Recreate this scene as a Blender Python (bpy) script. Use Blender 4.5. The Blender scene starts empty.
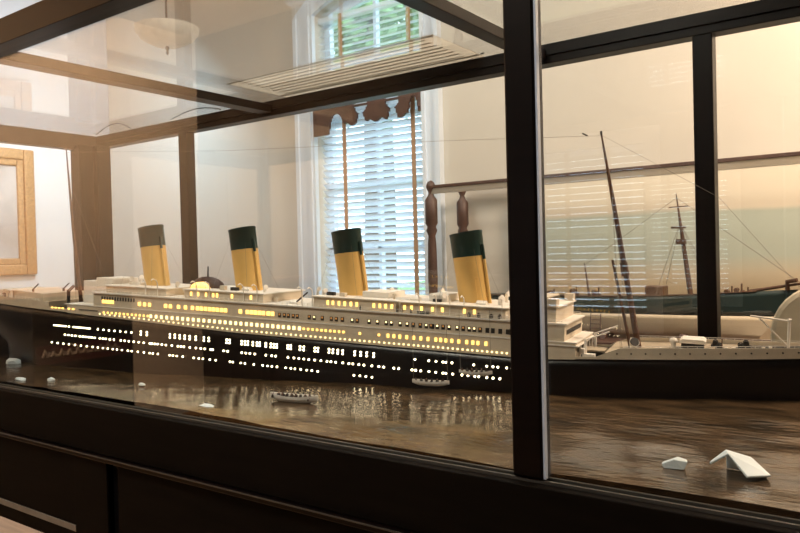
import bpy, bmesh, math, random
from mathutils import Vector, Matrix
random.seed(7)
PI=math.pi
C=bpy.context.scene.collection
sc=bpy.context.scene
# ---------------------------------------------------------------- materials
def mat(name,col,rough=.5,metal=0,spec=.5,var=.12,scale=20,stretch=(1,1,1),bump=0,coat=0,col2=None,emit=None,es=0,trans=0):
    m=bpy.data.materials.new(name); m.use_nodes=True; n=m.node_tree.nodes; l=m.node_tree.links
    b=n['Principled BSDF']; b.inputs['Roughness'].default_value=rough; b.inputs['Metallic'].default_value=metal
    b.inputs['Specular IOR Level'].default_value=spec; b.inputs['Coat Weight'].default_value=coat
    tc=n.new('ShaderNodeTexCoord'); mp=n.new('ShaderNodeMapping'); mp.inputs['Scale'].default_value=stretch
    nz=n.new('ShaderNodeTexNoise'); nz.inputs['Scale'].default_value=scale; nz.inputs['Detail'].default_value=4
    l.new(tc.outputs['Object'],mp.inputs[0]); l.new(mp.outputs[0],nz.inputs['Vector'])
    r=n.new('ShaderNodeValToRGB'); r.color_ramp.elements[0].position=.3; r.color_ramp.elements[1].position=.7
    c2=col2 or tuple(c*(1-var*2) for c in col)
    r.color_ramp.elements[0].color=(*c2,1); r.color_ramp.elements[1].color=(*col,1)
    l.new(nz.outputs['Fac'],r.inputs[0]); l.new(r.outputs[0],b.inputs['Base Color'])
    if bump:
        bp=n.new('ShaderNodeBump'); bp.inputs['Strength'].default_value=bump; bp.inputs['Distance'].default_value=.01
        l.new(nz.outputs['Fac'],bp.inputs['Height']); l.new(bp.outputs[0],b.inputs['Normal'])
    if emit:
        b.inputs['Emission Color'].default_value=(*emit,1); b.inputs['Emission Strength'].default_value=es
    if trans: b.inputs['Transmission Weight'].default_value=trans
    return m
def glassmat(name,tint=(.97,.985,.98)):
    m=bpy.data.materials.new(name); m.use_nodes=True; n=m.node_tree.nodes; l=m.node_tree.links
    n.clear(); o=n.new('ShaderNodeOutputMaterial'); t=n.new('ShaderNodeBsdfTransparent'); g=n.new('ShaderNodeBsdfGlossy')
    t.inputs[0].default_value=(*tint,1); g.inputs['Roughness'].default_value=0.0
    f=n.new('ShaderNodeFresnel'); geo=n.new('ShaderNodeNewGeometry'); mr=n.new('ShaderNodeMapRange')
    mr.inputs['To Min'].default_value=1.5; mr.inputs['To Max'].default_value=1/1.5
    l.new(geo.outputs['Backfacing'],mr.inputs['Value']); l.new(mr.outputs[0],f.inputs['IOR'])
    x=n.new('ShaderNodeMixShader'); l.new(f.outputs[0],x.inputs[0]); l.new(t.outputs[0],x.inputs[1]); l.new(g.outputs[0],x.inputs[2])
    l.new(x.outputs[0],o.inputs[0]); return m
M={}
def translucent(name,col,k):
    m=bpy.data.materials.new(name); m.use_nodes=True; n=m.node_tree.nodes; l=m.node_tree.links
    b=n['Principled BSDF']; b.inputs['Base Color'].default_value=(*col,1); b.inputs['Roughness'].default_value=.5
    t=n.new('ShaderNodeBsdfTranslucent'); t.inputs[0].default_value=(*col,1)
    nz=n.new('ShaderNodeTexNoise'); nz.inputs['Scale'].default_value=30
    mr=n.new('ShaderNodeMapRange'); mr.inputs['To Min'].default_value=k*.9; mr.inputs['To Max'].default_value=k*1.1; n_=l.new(nz.outputs['Fac'],mr.inputs['Value'])
    x=n.new('ShaderNodeMixShader'); l.new(mr.outputs[0],x.inputs[0]); l.new(b.outputs[0],x.inputs[1]); l.new(t.outputs[0],x.inputs[2])
    l.new(x.outputs[0],n['Material Output'].inputs[0]); return m
M['wall']=mat('cream_plaster',(.64,.60,.53),.8,var=.03,scale=3,bump=.02)
M['wall_left']=mat('white_plaster',(.80,.80,.80),.8,var=.02,scale=3,bump=.02)
M['panel']=mat('dark_wall_panelling',(.035,.022,.015),.55,var=.25,scale=6,stretch=(8,8,1))
M['ceil']=mat('white_ceiling',(.78,.74,.66),.9,var=.02,scale=2)
M['floor']=mat('oak_floor',(.50,.34,.20),.45,var=.15,scale=6,stretch=(.5,6,1))
M['casewood']=mat('dark_walnut',(.005,.0026,.0022),.36,var=.25,scale=9,stretch=(.6,6,6),coat=.0,spec=.16)
M['basewood']=mat('dark_stained_board',(.006,.0042,.003),.7,var=.25,scale=9,stretch=(.6,6,6),spec=.07)
M['bead']=mat('grey_bead',(.06,.056,.05),.5)
M['bead_highlight']=mat('grey_edge_highlight',(.22,.21,.19),.5)  # lighter grey carries the painted highlight of the stretcher
M['glass']=glassmat('clear_glass')
M['edge']=mat('glass_edge_highlight',(.55,.66,.85),.15,var=.05)
M['brass']=mat('gilded_wood',(.66,.36,.14),.4,metal=.2,var=.2,scale=60,bump=.3)
M['brown']=mat('carved_brown_wood',(.095,.05,.038),.5,var=.2,scale=12,bump=.1)
M['trimw']=mat('white_gloss_paint',(.74,.83,.94),.4,var=.02)
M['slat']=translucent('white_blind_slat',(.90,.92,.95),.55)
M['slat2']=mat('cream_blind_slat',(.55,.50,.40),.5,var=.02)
M['tape']=mat('tan_ladder_tape',(.60,.38,.22),.8,var=.1,scale=200)
M['black']=mat('black_hull_paint',(.004,.004,.005),.3,var=.2,scale=30,spec=.4)
M['white']=mat('cream_ship_paint',(.68,.59,.46),.5,var=.06,scale=40)
M['white2']=mat('white_ship_paint',(.85,.81,.74),.5,var=.05,scale=40)
M['deck']=mat('tan_planked_deck',(.42,.34,.24),.6,var=.12,scale=12,stretch=(1,30,1))
M['fun']=mat('buff_funnel_paint',(.78,.50,.16),.45,var=.06,scale=25)
M['cap']=mat('black_green_funnel_top',(.012,.045,.04),.35,var=.2,scale=20)
M['mast']=mat('brown_mast_wood',(.10,.045,.022),.5,var=.2,scale=40)
M['dark']=mat('dark_iron',(.02,.02,.02),.5,var=.2)
M['port']=mat('lit_porthole',(.9,.85,.7),.5,emit=(1,.80,.50),es=14)
M['win']=mat('lit_window',(.9,.7,.3),.5,emit=(1,.56,.12),es=3.0)
M['winw']=mat('lit_pale_window',(.9,.8,.5),.5,emit=(1,.74,.34),es=2.6)
M['dim']=mat('dim_window',(.5,.25,.1),.5,emit=(1,.42,.10),es=.35)
M['void']=mat('dark_opening',(.02,.018,.015),.7)
M['ice']=mat('white_ice',(.70,.80,.85),.4,var=.05,scale=12,bump=.1)
M['boat']=mat('white_boat_paint',(.72,.70,.66),.5,var=.04)
M['coat']=mat('dark_cloth',(.03,.022,.02),.8,var=.3)
M['rope']=mat('rope',(.20,.18,.15),.8)
M['teal']=mat('dark_teal_hull',(.012,.030,.030),.4,var=.15,scale=8)
M['sand']=mat('cream_hull_bottom',(.60,.50,.36),.5,var=.04,scale=8)
M['cream']=mat('cream_upholstery',(.58,.50,.37),.7,var=.04,scale=30)
M['cord']=mat('black_cord',(.012,.012,.012),.5)
M['silver']=mat('silver_plug',(.7,.7,.7),.3,metal=1)
M['fabric']=mat('lamp_glass',(.85,.8,.7),.5,emit=(1,.9,.75),es=.12)
M['grille']=translucent('ivory_grille',(.74,.70,.64),.85)
M['maroon']=mat('maroon_band',(.10,.008,.008),.5)
M['grass']=mat('lawn',(.14,.26,.06),.9,scale=3,var=.3)
M['leaf']=mat('green_leaf',(.28,.42,.16),.6,scale=5,var=.3)
M['bark']=mat('grey_bark',(.12,.09,.07),.9)
M['doorw']=mat('dark_oak_door',(.03,.018,.012),.5,var=.2,scale=8,stretch=(8,8,1))
M['peach']=mat('peach_laminate',(.80,.48,.32),.35,var=.05)
# water
def water():
    m=bpy.data.materials.new('cast_resin_water'); m.use_nodes=True; n=m.node_tree.nodes; l=m.node_tree.links
    b=n['Principled BSDF']; b.inputs['Roughness'].default_value=.165; b.inputs['IOR'].default_value=1.75
    b.inputs['Specular IOR Level'].default_value=.5
    tc=n.new('ShaderNodeTexCoord')
    a=n.new('ShaderNodeTexNoise'); a.inputs['Scale'].default_value=14; a.inputs['Detail'].default_value=6; a.inputs['Roughness'].default_value=.6
    mp=n.new('ShaderNodeMapping'); mp.inputs['Scale'].default_value=(.6,1.6,1); l.new(tc.outputs['Object'],mp.inputs[0]); l.new(mp.outputs[0],a.inputs['Vector'])
    r=n.new('ShaderNodeValToRGB'); r.color_ramp.elements[0].position=.35; r.color_ramp.elements[1].position=.7
    r.color_ramp.elements[0].color=(.022,.016,.010,1); r.color_ramp.elements[1].color=(.12,.074,.038,1)
    l.new(a.outputs['Fac'],r.inputs[0]); l.new(r.outputs[0],b.inputs['Base Color'])
    w=n.new('ShaderNodeTexNoise'); w.inputs['Scale'].default_value=38; w.inputs['Detail'].default_value=3; l.new(mp.outputs[0],w.inputs['Vector'])
    bp=n.new('ShaderNodeBump'); bp.inputs['Strength'].default_value=.4; bp.inputs['Distance'].default_value=.005
    l.new(w.outputs['Fac'],bp.inputs['Height']); l.new(bp.outputs[0],b.inputs['Normal'])
    return m
M['water']=water()
# backdrop painting: beige sky over a teal band over warm haze
def backdrop():
    m=bpy.data.materials.new('painted_sky_backdrop'); m.use_nodes=True; n=m.node_tree.nodes; l=m.node_tree.links
    b=n['Principled BSDF']; b.inputs['Roughness'].default_value=.6
    tc=n.new('ShaderNodeTexCoord'); s=n.new('ShaderNodeSeparateXYZ'); l.new(tc.outputs['Object'],s.inputs[0])
    nz=n.new('ShaderNodeTexNoise'); nz.inputs['Scale'].default_value=3; mp=n.new('ShaderNodeMapping'); mp.inputs['Scale'].default_value=(.5,1,3)
    l.new(tc.outputs['Object'],mp.inputs[0]); l.new(mp.outputs[0],nz.inputs['Vector'])
    ad=n.new('ShaderNodeMath'); ad.operation='MULTIPLY_ADD'; ad.inputs[1].default_value=.05; l.new(nz.outputs['Fac'],ad.inputs[0]); l.new(s.outputs['Z'],ad.inputs[2])
    mr=n.new('ShaderNodeMapRange'); mr.inputs['From Min'].default_value=1.08; mr.inputs['From Max'].default_value=1.88; l.new(ad.outputs[0],mr.inputs['Value'])
    r=n.new('ShaderNodeValToRGB'); e=r.color_ramp.elements
    e[0].position=0; e[0].color=(.52,.41,.28,1); e[1].position=1; e[1].color=(.74,.67,.54,1)
    for p,c in ((.28,(.50,.39,.25)),(.40,(.55,.47,.34)),(.50,(.44,.48,.41)),(.77,(.44,.48,.41)),(.80,(.68,.61,.49))):
        q=e.new(p); q.color=(*c,1)
    l.new(mr.outputs[0],r.inputs[0]); l.new(r.outputs[0],b.inputs['Base Color']); return m
M['backdrop']=backdrop()
def picture():
    m=mat('pale_picture',(.62,.60,.58),.5,var=.2,scale=3); return m
M['picture']=picture()
# ---------------------------------------------------------------- mesh helpers
class MB:
    def __init__(s): s.v=[]; s.f=[]; s.m=[]; s.sm=[]
    def add(s,v,f,mi=0,smooth=False):
        o=len(s.v); s.v+= [tuple(p) for p in v]; s.f+=[tuple(i+o for i in q) for q in f]; s.m+=[mi]*len(f); s.sm+=[smooth]*len(f); return s
    def box(s,x0,x1,y0,y1,z0,z1,mi=0,mx=None):
        v=[Vector((x,y,z)) for x in (x0,x1) for y in (y0,y1) for z in (z0,z1)]
        if mx: v=[mx@p for p in v]
        return s.add(v,[(0,1,3,2),(4,6,7,5),(0,4,5,1),(2,3,7,6),(0,2,6,4),(1,5,7,3)],mi)
    def tube(s,pts,r,n=8,mi=0,cap=True,smooth=True):
        pts=[Vector(p) for p in pts]; R=r if isinstance(r,(list,tuple)) else [r]*len(pts)
        v=[];f=[];up=None
        for i,p in enumerate(pts):
            d=(pts[min(i+1,len(pts)-1)]-pts[max(i-1,0)]).normalized()
            a=d.cross(Vector((0,0,1)) if abs(d.z)<.9 else Vector((1,0,0))).normalized()
            if up is not None:
                a=(up-d*up.dot(d)).normalized() if (up-d*up.dot(d)).length>1e-4 else a
            up=a; b=d.cross(a)
            for k in range(n): t=2*PI*k/n; v.append(p+(a*math.cos(t)+b*math.sin(t))*R[i])
        for i in range(len(pts)-1):
            for k in range(n): f.append((i*n+k,i*n+(k+1)%n,(i+1)*n+(k+1)%n,(i+1)*n+k))
        s.add(v,f,mi,smooth)
        if cap: s.add(v[:n],[tuple(range(n))[::-1]],mi); s.add(v[-n:],[tuple(range(n))],mi)
        return s
    def lathe(s,prof,n=16,mi=0,c=(0,0,0),sx=1,sy=1,shear=(0,0),cap=True,smooth=True,a0=0,a1=2*PI):
        v=[];f=[]
        for (r,z) in prof:
            for k in range(n): t=a0+(a1-a0)*k/n; v.append((c[0]+r*sx*math.cos(t)+shear[0]*z,c[1]+r*sy*math.sin(t)+shear[1]*z,c[2]+z))
        for i in range(len(prof)-1):
            for k in range(n): f.append((i*n+k,i*n+(k+1)%n,(i+1)*n+(k+1)%n,(i+1)*n+k))
        s.add(v,f,mi,smooth)
        if cap: s.add(v[:n],[tuple(range(n))[::-1]],mi); s.add(v[-n:],[tuple(range(n))],mi)
        return s
    def prism(s,poly,a,b,axis='y',mi=0):
        # poly: 2D outline; extruded along axis between a and b
        n=len(poly)
        def P(u,w,h): return {'y':(u,h,w),'z':(u,w,h),'x':(h,u,w)}[axis]
        v=[P(u,w,a) for u,w in poly]+[P(u,w,b) for u,w in poly]
        f=[tuple(range(n)),tuple(range(2*n-1,n-1,-1))]+[(i,n+i,n+(i+1)%n,(i+1)%n) for i in range(n)]
        return s.add(v,f,mi)
def lk(name,mb,m,parent=None,bevel=0,loc=None):
    me=bpy.data.meshes.new(name); me.from_pydata(mb.v,[],mb.f); 
    for x in (m if isinstance(m,(list,tuple)) else [m]): me.materials.append(x)
    for p,i,q in zip(me.polygons,mb.m,mb.sm): p.material_index=i; p.use_smooth=q
    bm=bmesh.new(); bm.from_mesh(me); bmesh.ops.recalc_face_normals(bm,faces=bm.faces); bm.to_mesh(me); bm.free()
    o=bpy.data.objects.new(name,me); C.objects.link(o)
    if parent: o.parent=parent
    if loc: o.location=loc
    if bevel:
        b=o.modifiers.new('bevel','BEVEL'); b.width=bevel; b.segments=2; b.limit_method='ANGLE'
    return o
def tag(o,label,cat,group=None,kind=None):
    if label: o['label']=label
    if cat: o['category']=cat
    if group: o['group']=group
    if kind: o['kind']=kind
    return o
def struct(name,mb,m,parent=None,bevel=0):
    o=lk(name,mb,m,parent,bevel)
    if not parent: o['kind']='structure'
    return o
def empty(name,loc=(0,0,0),rot=(0,0,0)):
    o=bpy.data.objects.new(name,None); o.empty_display_size=.1; C.objects.link(o); o.location=loc; o.rotation_euler=rot; return o
def B(*a): return MB().box(*a)
def copyt(o,parent=None):
    c=o.copy(); C.objects.link(c)
    if parent: c.parent=parent
    for k in list(o.children): copyt(k,c)
    return c
# ---------------------------------------------------------------- camera
H=1.5; yaw=math.radians(36); pi_=math.radians(.86); rl=math.radians(1.43)
F=Vector((-math.sin(yaw)*math.cos(pi_),math.cos(yaw)*math.cos(pi_),-math.sin(pi_)))
R0=Vector((math.cos(yaw),math.sin(yaw),0)); U0=R0.cross(F)
Rr=math.cos(rl)*R0-math.sin(rl)*U0; U=math.sin(rl)*R0+math.cos(rl)*U0
cam=bpy.data.cameras.new('camera'); co=bpy.data.objects.new('camera',cam); C.objects.link(co)
co.matrix_world=Matrix(((Rr.x,U.x,-F.x,0),(Rr.y,U.y,-F.y,0),(Rr.z,U.z,-F.z,H),(0,0,0,1)))
cam.sensor_width=36; cam.lens=729/800*36; cam.clip_start=.02; cam.clip_end=200
sc.camera=co
# ---------------------------------------------------------------- room
XL,XR,YF,YB,ZC=-6.0,2.6,-2.62,3.83,3.75
struct('floor',B(XL-.2,XR+.2,YF-.2,YB+.2,-.1,0),M['floor'])
struct('ceiling',B(XL-.2,XR+.2,YF-.2,YB+.2,ZC,ZC+.1),M['ceil'])
WX0,WX1,WZ0,WS,WR=-3.47,-2.565,1.12,3.19,.12   # window opening in the back wall, arched head added for a roof-glass reflection
def arch(x0,x1,z,rise,n=14):
    return [(x0+(x1-x0)*i/n, z+rise*(1-(2*i/n-1)**2)) for i in range(n+1)]
mb=MB().box(XL-.2,WX0,YB,YB+.2,0,ZC).box(WX1,XR+.2,YB,YB+.2,0,ZC).box(WX0,WX1,YB,YB+.2,0,WZ0)
mb.prism([(WX0,ZC)]+arch(WX0,WX1,WS,WR)+[(WX1,ZC)],YB,YB+.2)
struct('wall_back',mb,M['wall'])
struct('wall_left',B(XL-.2,XL,YF-.2,YB,0,ZC),M['wall_left'])
struct('wall_right',B(XR,XR+.2,YF-.2,YB,0,ZC),M['panel'])
FX0,FX1,FZ0,FZ1=-2.3,-1.5,1.05,2.2
struct('wall_front',MB().box(XL,FX0,YF-.2,YF,0,ZC).box(FX1,XR,YF-.2,YF,0,ZC).box(FX0,FX1,YF-.2,YF,0,FZ0).box(FX0,FX1,YF-.2,YF,FZ1,ZC),M['panel'])
struct('baseboard_back',B(XL,XR,YB-.02,YB,0,.14),M['trimw'])
struct('baseboard_left',B(XL,XL+.02,YF,YB-.02,0,.14),M['trimw'])
# window 1
w1=empty('window_1',(0,0,0)); w1['kind']='structure'
c=MB(); c.prism([(WX0-.17,WZ0-.05),(WX0,WZ0-.05)]+[(WX0,WS)]+arch(WX0,WX1,WS,WR)[1:-1]+[(WX1,WS),(WX1,WZ0-.05),(WX1+.14,WZ0-.05),(WX1+.14,WS)]+arch(WX0-.17,WX1+.14,WS+.02,WR+.14)[::-1],YB-.035,YB)
lk('window_casing',c,M['trimw'],w1)
c=MB().box(WX0-.17,WX0-.14,YB-.05,YB-.035,WZ0,WS).box(WX0-.045,WX0-.02,YB-.05,YB-.035,WZ0,WS).box(WX1+.01,WX1+.035,YB-.05,YB-.035,WZ0,WS).box(WX1+.11,WX1+.14,YB-.05,YB-.035,WZ0,WS)
lk('casing_moulding',c,M['trimw'],w1)
c=MB(); yb0,yb1=YB+.10,YB+.14
c.box(WX0,WX0+.05,yb0,yb1,WZ0,WS).box(WX1-.05,WX1,yb0,yb1,WZ0,WS).box(WX0,WX1,yb0,yb1,WZ0,WZ0+.06).box(WX0,WX1,yb0,yb1,2.44,2.5)
c.box((WX0+WX1)/2-.012,(WX0+WX1)/2+.012,yb0,yb1,WZ0,WS+.1)
for z in (1.55,1.98,2.78): c.box(WX0,WX1,yb0,yb1,z,z+.022)
c.prism([(WX0,WS+.0)]+arch(WX0,WX1,WS,WR)[1:-1]+[(WX1,WS)]+arch(WX0+.05,WX1-.05,WS-.06,WR)[::-1],yb0,yb1)
lk('window_sash',c,M['trimw'],w1)
lk('window_pane',MB().prism([(WX0+.02,WZ0+.03),(WX1-.02,WZ0+.03),(WX1-.02,WS)]+arch(WX0+.02,WX1-.02,WS,WR-.02)[::-1][1:-1]+[(WX0+.02,WS)],YB+.118,YB+.122),M['glass'],w1)
lk('window_sill',B(WX0-.2,WX1+.17,YB-.09,YB+.1,WZ0-.04,WZ0),M['trimw'],w1,.004)
# blinds of window 1
def blind(name,x0,x1,z0,z1,y,tilt,pitch,tapes,label,sgn=1):
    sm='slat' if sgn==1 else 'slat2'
    e=empty(name,((x0+x1)/2,y,z1)); tag(e,label,'window blind')
    ox,oy,oz=e.location
    s=MB(); z=z0+.04; ct,st=math.cos(tilt),math.sin(tilt)
    while z<z1-.04:
        for k in range(1):
            a=.024; 
            pts=[(-a*ct,-a*st),(0,.002),(a*ct,a*st)]
            v=[];
            for xx in (x0-ox,x1-ox):
                for (p,q) in pts: v.append((xx,p,z-oz+q))
                for (p,q) in pts[::-1]: v.append((xx,p,z-oz+q-.0025))
            s.add(v,[(0,1,2,3,4,5),(11,10,9,8,7,6)]+[(i,6+i,6+(i+1)%6,(i+1)%6) for i in range(6)])
        z+=pitch
    lk('slats',s,M[sm],e)
    lk('head_rail',B(x0-ox,x1-ox,-.028,.028,-.035,0),M['slat'],e,.003)
    lk('bottom_rail',B(x0-ox,x1-ox,-.025,.025,z0-oz,z0-oz+.022),M['slat'],e,.003)
    for t in tapes: lk('ladder_tape',MB().box(t-ox-.016,t-ox+.016,-.029*sgn-.001,-.029*sgn+.001,z0-oz,-.002),M['tape'],e)
    return e
blind('venetian_blind',WX0+.02,WX1-.012,WZ0+.01,2.52,YB-.005+.045,math.radians(-40),.046,(-3.235,-2.66),'white venetian blind with tan ladder tapes hanging below the scalloped brown valance')
blind('venetian_blind',WX0+.02,WX1-.012,2.535,3.17,YB-.005+.045,math.radians(4),.047,(-3.25,-2.68),'open white blind standing in for the window reflection in the case roof glass, green leaves showing through')  # added upper blind, models the window's reflection in the roof glass
# scalloped valance with cut-outs
bm=bmesh.new()
def valance():
    x0,x1,zt=WX0+.03,WX1+.01,2.62
    n=80; mbv=MB(); W=x1-x0
    def bot(u):   # scalloped lower edge
        z=2.385+.012*math.cos(u*2*PI*9)
        if u<.14: z=2.335
        elif u<.20: z=2.335+.05*(u-.14)/.06
        for c0,w_,t_ in ((.23,.075,2.47),(.47,.045,2.455),(.765,.045,2.455),(.95,.045,2.50)):
            d=abs(u-c0)/w_
            if d<1: z=max(z,z+(t_-z)*math.sqrt(1-d*d))
        return z
    cols=[(x0+W*i/n, bot(i/n)) for i in range(n+1)]
    for i in range(n):
        a,b=cols[i],cols[i+1]; xm=(a[0]+b[0])/2
        segs=[(max(a[1],b[1])*.5+min(a[1],b[1])*.5,zt)]
        for cx,cz,r in ((x0+W*.47,2.50,.058),(x0+W*.765,2.50,.058)):
            dx=abs(xm-cx)
            if dx<r:
                h=math.sqrt(r*r-dx*dx); ns=[]
                for lo,hi in segs:
                    if cz-h>lo: ns.append((lo,cz-h))
                    ns.append((max(lo,cz-.006),cz+.006)); ns.append((cz+h,hi))
                segs=ns
        for lo,hi in segs:
            if hi>lo: mbv.box(a[0],b[0],YB-.075,YB-.055,lo,hi)
    mbv.box(x0,x0+.02,YB-.055,YB-.038,2.4,zt).box(x1-.02,x1,YB-.055,YB-.038,2.4,zt)
    return mbv
tag(lk('valance',valance(),M['brown']),'brown scalloped wooden valance with round cut-outs over the blind','valance')
bm.free()
# window 2 behind the camera side
w2=empty('window_2',(0,0,0)); w2['kind']='structure'
c=MB()
for a in ((FX0-.1,FX0,FZ0-.1,FZ1+.1),(FX1,FX1+.1,FZ0-.1,FZ1+.1),(FX0,FX1,FZ0-.1,FZ0),(FX0,FX1,FZ1,FZ1+.1)): c.box(a[0],a[1],YF,YF+.03,a[2],a[3])
lk('window_casing',c,M['trimw'],w2)
lk('window_pane',B(FX0,FX1,YF-.13,YF-.125,FZ0,FZ1),M['glass'],w2)
lk('window_frame',MB().box(FX0,FX1,YF-.14,YF-.11,1.6,1.64).box(FX0,FX0+.04,YF-.14,YF-.11,FZ0,FZ1).box(FX1-.04,FX1,YF-.14,YF-.11,FZ0,FZ1),M['trimw'],w2)
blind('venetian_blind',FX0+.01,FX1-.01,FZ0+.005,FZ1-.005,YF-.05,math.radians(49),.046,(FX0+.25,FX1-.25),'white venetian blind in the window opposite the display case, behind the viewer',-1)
# unseen dark door added by the corner to darken the front glass reflection
d1=empty('added_dark_door',(0,0,0)); d1['kind']='structure'
c=MB().box(-5.96,-5.0,YF,YF+.045,0,2.6); lk('door_leaf',c,M['doorw'],d1,.004)
c=MB()
for x in (-5.86,-5.42):
    for z0,z1 in ((.2,1.1),(1.25,2.4)): c.box(x,x+.34,YF+.045,YF+.06,z0,z1)
lk('door_panel',c,M['doorw'],d1,.004)
lk('door_handle',MB().tube([(-5.08,YF+.045,1.05),(-5.08,YF+.1,1.05),(-5.2,YF+.1,1.05)],.01),M['brass'],d1)
# framed picture on left wall
fr=empty('framed_picture',(XL,2.55,1.92)); tag(fr,'gold framed picture hanging on the pale left wall beyond the end of the case','picture')
def frame(y0,y1,z0,z1,w,x0,x1):
    c=MB()
    c.box(x0,x1,y0,y0+w,z0,z1).box(x0,x1,y1-w,y1,z0,z1).box(x0,x1,y0+w,y1-w,z0,z0+w).box(x0,x1,y0+w,y1-w,z1-w,z1); return c
lk('picture_frame',frame(-.55,.56,-.50,.52,.085,0,.05),M['brass'],fr,.012)
lk('inner_frame',frame(-.465,.475,-.415,.435,.05,0,.035),M['brass'],fr,.008)
lk('picture_sheet',B(.0,.012,-.42,.43,-.37,.39),M['picture'],fr)
# ceiling lamps
def bowl(loc,label,e=True):
    t=empty('ceiling_lamp',loc); tag(t,label,'lamp')
    L=ZC-loc[2]
    lk('lamp_shade',MB().lathe([(.02,-.0),(.10,.01),(.18,.05),(.22,.10),(.225,.13)],24),M['fabric'],t)
    lk('finial',MB().lathe([(.004,-.06),(.012,-.045),(.006,-.03),(.016,-.015),(.012,0)],10),M['brown'],t)
    lk('lamp_stem',MB().tube([(0,0,.0),(0,0,L-.03)],.008),M['brown'],t)
    lk('canopy',MB().lathe([(.05,L-.03),(.07,L)],16),M['brown'],t)
    return t
bowl((-4.35,3.25,3.02),'pale glass bowl lamp with dark finial hanging over the case roof')
# ---------------------------------------------------------------- exterior
tag(lk('lawn',B(-40,40,4.3,60,-1.2,-1.0),M['grass']),'green lawn outside the window','lawn','' or None,'stuff')
def tree(loc,R,h,label):
    t=empty('tree',loc); tag(t,label,'tree',)
    lk('trunk',MB().tube([(0,0,0),(.1,0,h*.5),(.0,.1,h)],[.22,.16,.1],10),M['bark'],t)
    lv=MB()
    for i in range(2600):
        d=Vector((random.gauss(0,1),random.gauss(0,1),random.gauss(0,.8))).normalized()*R*random.uniform(.35,1)**.5
        p=d+Vector((0,0,h)); a=Vector((random.uniform(-1,1),random.uniform(-1,1),random.uniform(-1,1))).normalized(); b=a.orthogonal().normalized()
        s=random.uniform(.10,.2); lv.add([p-a*s,p-b*s*.5,p+a*s,p+b*s*.5],[(0,1,2,3)])
    lk('crown',lv,M['leaf'],t); return t
tree((-7.5,9.5,-.99),1.8,6.4,'green leafy tree outside the window, nearer the house')
tree((-9.8,13,-.99),2.3,8.2,'taller green tree farther off outside the window')
# ---------------------------------------------------------------- display case
case=empty('display_case',(-1.7,1.7,0)); tag(case,'long dark wood and glass display case holding the lit ocean liner','display case')
def cp(name,mb,m,bevel=.002):
    o=lk(name,mb,m,case,bevel); o.location=(1.7,-1.7,0); return o
CX0,CX1,CYF,CYB=-3.76,.62,1.10,2.36
cp('front_top_rail',B(CX0,CX1,1.06,1.13,2.15,2.225),M['casewood'])
cp('rear_top_rail',MB().box(CX0,CX1,2.31,2.37,2.138,2.205),M['casewood'])
cp('rail_bead',MB().box(CX0+.1,CX1,2.302,2.31,2.165,2.17),M['casewood'],0)
cp('side_top_rail',B(-3.80,-3.745,1.13,2.31,2.12,2.205),M['casewood'])
cp('side_top_rail',B(CX1-.055,CX1,1.13,2.31,2.12,2.205),M['casewood'])
for x0,x1 in ((-2.43,-2.36),(-1.10,-1.045),(.08,.14)): cp('roof_beam',B(x0,x1,1.13,2.31,2.152,2.186),M['casewood'])
for x0,x1,y0,y1 in ((-.567,-.5125,1.085,1.12),(-3.80,-3.735,1.06,1.13),(CX1-.06,CX1,1.06,1.13)): cp('front_post',B(x0,x1,y0,y1,1.128,2.152),M['casewood'],.004)
cp('glass_edge_strip',MB().box(-.5123,-.5085,1.088,1.097,1.13,2.15),M['edge'],0)  # pale bluish colour paints in the highlight along the post's right side
cp('corner_post',MB().box(-3.79,-3.70,2.18,2.31,1.12,2.14).box(-3.69,-3.645,2.25,2.33,1.12,2.14),M['casewood'],.003)
for x0,x1 in ((-3.03,-2.965),(-.572,-.515),(CX1-.05,CX1)): cp('rear_post',B(x0,x1,2.312,2.362,1.12,2.14),M['casewood'],.003)
cp('front_glass',B(CX0,CX1,1.098,1.102,1.12,2.16),M['glass'],0)
cp('rear_glass',B(CX0+.05,CX1,2.338,2.342,1.12,2.15),M['glass'],0)
cp('end_glass',B(-3.772,-3.768,1.13,2.2,1.12,2.13),M['glass'],0)
cp('end_glass',B(CX1-.03,CX1-.026,1.13,2.31,1.12,2.13),M['glass'],0)
cp('roof_glass',B(-3.79,CX1,1.08,2.36,2.206,2.211),M['glass'],0)
# plinth
cp('front_fascia',B(CX0-.04,CX1+.04,1.068,1.095,1.0,1.122),M['basewood'])
cp('sill_bead',MB().box(CX0,CX1,1.088,1.094,1.122,1.127).box(CX0,CX1,1.103,1.109,1.122,1.129),M['bead'],0)
cp('ledge_moulding',B(CX0-.05,CX1+.05,1.054,1.08,.985,.999),M['casewood'],.004)
cp('ledge_bead',B(CX0-.05,CX1+.05,1.052,1.0545,.9965,.9995),M['bead'],0)
cp('apron_panel',MB().box(CX0,-1.73,1.07,1.095,.7885,.99).box(-1.885,-1.73,1.066,1.095,.3,.99).box(-1.685,CX1,1.07,1.095,.3,.99),M['basewood'])
cp('apron_panel',B(-1.73,-1.685,1.085,1.1,.3,.99),M['black'],0)
cp('plinth_board',B(CX0,CX1,1.10,2.37,1.06,1.118),M['basewood'],0)
cp('end_panel',B(CX0,CX0+.03,1.095,2.37,.775,1.06),M['basewood'])
cp('rear_apron',B(CX0,CX1,2.345,2.375,.85,1.06),M['basewood'])
cp('stretcher',B(CX0,-1.885,1.07,1.10,.730,.772),M['basewood'])
cp('stretcher_highlight',B(CX0,-1.885,1.066,1.07,.772,.788),M['bead_highlight'],0)  # thin grey strip, highlight on the stretcher's top put in as colour
for x in (CX0,-1.95,CX1-.09):
    for y in (1.10,2.26): cp('leg',B(x,x+.09,y,y+.09,0,1.06),M['basewood'],.004)
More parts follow.
